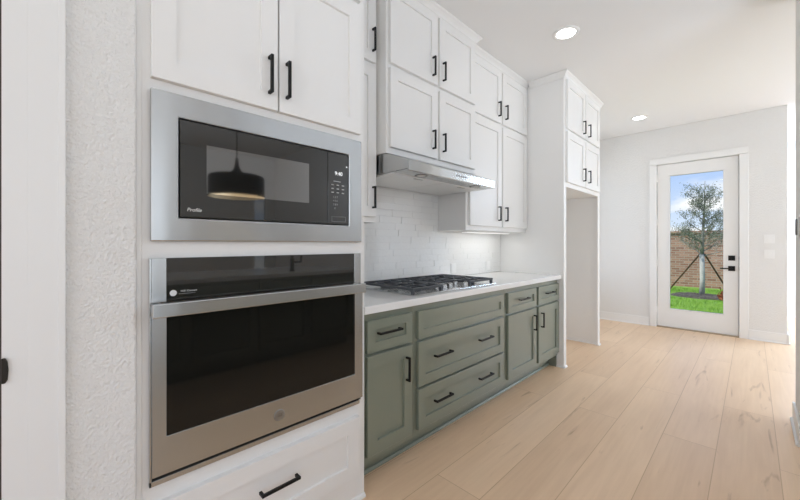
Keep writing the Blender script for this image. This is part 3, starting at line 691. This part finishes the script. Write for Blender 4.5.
# ------------------------------------------------------------------ garden
GZ = -0.15
struct(MB().box(-14, 6, 6.53, 26, GZ-0.2, GZ).build('ground', 'soil'))
mb = MB(); b = mb.b
for i in range(16000):
    y = 6.9+random.random()**0.9*6.9; x = -0.155*y-0.55+random.random()*(0.135*y+1.1)
    if (x+0.915)**2/0.6+(y-11.9)**2/0.5 < 1: continue
    h = random.uniform(0.03, 0.075); a = random.random()*6.28; w = 0.006
    dx, dy = math.cos(a)*w, math.sin(a)*w; tx, ty = random.uniform(-.03, .03), random.uniform(-.03, .03)
    b.faces.new([b.verts.new((x-dx, y-dy, GZ-0.005)), b.verts.new((x+dx, y+dy, GZ-0.005)), b.verts.new((x+tx, y+ty, GZ+h))])
g = tag(struct(mb.build('lawn_grass', 'grass'), 'stuff'), 'short bright green lawn grass outside the glass door', 'grass')
mb = MB().lathe([(0.66, GZ-0.005), (0.62, GZ+0.03), (0.50, GZ+0.06), (0.2, GZ+0.07), (0.0001, GZ+0.07)], -0.915, 11.9, 36)
for v in mb.b.verts: v.co.z += random.uniform(-0.012, 0.012); v.co.y = 11.9+(v.co.y-11.9)*0.75
tag(struct(mb.build('mulch_ring', 'mulch'), 'stuff'), 'dark mulch ring around the foot of the young tree', 'mulch')
tag(MB().box(-14, 6, 14.4, 14.62, GZ-0.1, 1.56).box(-14, 6, 14.36, 14.66, 1.56, 1.64).build('garden_wall', 'brick', bevel=0.01), 'reddish brown brick garden wall behind the young tree', 'wall')

tr = thing('young_tree', (-0.915, 11.9, GZ), 'young olive-leaved tree staked on the lawn behind the door glass', 'tree')
rnd = random.Random(3)
TX, TY = -0.915, 11.9
MB().tube([(TX, TY, GZ), (TX+0.01, TY, 0.3), (TX, TY, 0.95)], [0.062, 0.052, 0.050], 12).build('trunk_wrap', 'trunk_wrap', tr, smooth=True)
mb = MB(); tips = []
def branch(p, d, ln, r, lvl):
    pts = [p]; q = p.copy(); dd = d.copy(); n = 4
    for i in range(n):
        dd = (dd + Vector((rnd.uniform(-.18, .18), rnd.uniform(-.18, .18), rnd.uniform(-.02, .14)))).normalized()
        q = q + dd*(ln/n); pts.append(q.copy())
    mb.tube(pts, [r*(1-0.75*i/n) for i in range(n+1)], 5)
    for i in range(1, n+1): tips.append((pts[i], lvl))
    if lvl < 2:
        for k in range(5 if lvl == 0 else 4):
            t = rnd.randint(1, n); a = rnd.uniform(0, 6.28)
            branch(pts[t], (dd*0.7 + Vector((math.cos(a), math.sin(a), rnd.uniform(-.1, .5)))*0.75).normalized(), ln*rnd.uniform(.42, .62), r*0.45, lvl+1)
mb.tube([(TX, TY, 0.95), (TX+0.02, TY, 1.5), (TX+0.05, TY, 2.2), (TX+0.06, TY, 2.85)], [0.045, 0.032, 0.016, 0.004], 8)
for k in range(26):
    z = 0.90+1.55*(k/26)**1.15; a = k*2.4+rnd.uniform(-.3, .3); s = 1.0-0.60*(k/26)
    branch(Vector((TX+0.04*(z-0.9), TY, z)), Vector((math.cos(a), math.sin(a), 0.30+0.6*k/26)).normalized(), 0.60*s+0.06, 0.014*s+0.003, 0)
mb.build('branches', 'bark', tr)
mb = MB(); b = mb.b
for p, lvl in tips:
    if lvl == 0: n = 2
    else: n = 5 if lvl == 2 else 4
    if rnd.random() < 0.45: continue
    for _ in range(n):
        c = p + Vector((rnd.gauss(0, .045), rnd.gauss(0, .045), rnd.gauss(0, .045)))
        u = Vector((rnd.gauss(0, 1), rnd.gauss(0, 1), rnd.gauss(0, 1))).normalized(); w = u.orthogonal().normalized(); l, k = rnd.uniform(.014, .026), rnd.uniform(.006, .010)
        b.faces.new([b.verts.new(c-u*l), b.verts.new(c+w*k), b.verts.new(c+u*l), b.verts.new(c-w*k)])
mb.build('foliage', 'leaf', tr)
for bx, by, lab in ((-1.78, 13.3, 'slanting wooden stake bracing the young tree from its left'), (-0.42, 13.2, 'slanting wooden stake bracing the young tree from its right')):
    tag(MB().tube([(bx, by, GZ-0.02), (TX+(0.045 if bx > TX else -0.045), TY+0.085, 0.96)], 0.020, 8).build('tree_stake', 'stake'), lab, 'stake', 'tree stakes')
mb = MB(); b = mb.b
for i in range(90):
    c = Vector((-0.50+rnd.gauss(0, .04), 11.45+rnd.gauss(0, .04), GZ+0.04+abs(rnd.gauss(0, .10))))
    u = Vector((rnd.gauss(0, .5), rnd.gauss(0, .5), 1)).normalized(); w = u.orthogonal().normalized()
    b.faces.new([b.verts.new(c-u*.05), b.verts.new(c+w*.016), b.verts.new(c+u*.05), b.verts.new(c-w*.016)])
mb.tube([(-0.5, 11.45, GZ-0.01), (-0.5, 11.45, GZ+0.12)], 0.012, 6)
tag(mb.build('small_shrub', 'russet'), 'small russet shrub in the grass right of the tree', 'shrub')
nh = thing('neighbour_house', (-3.0, 40, GZ), 'pale house with grey roof beyond the brick wall', 'house')
MB().box(-12, 3.0, 38, 46, GZ, 1.38).build('walls', 'render', nh)
MB().prism([(37.4, 1.35), (46.6, 1.35), (42, 2.0)], 'x', -12.4, 3.4).build('roof', 'roof', nh)
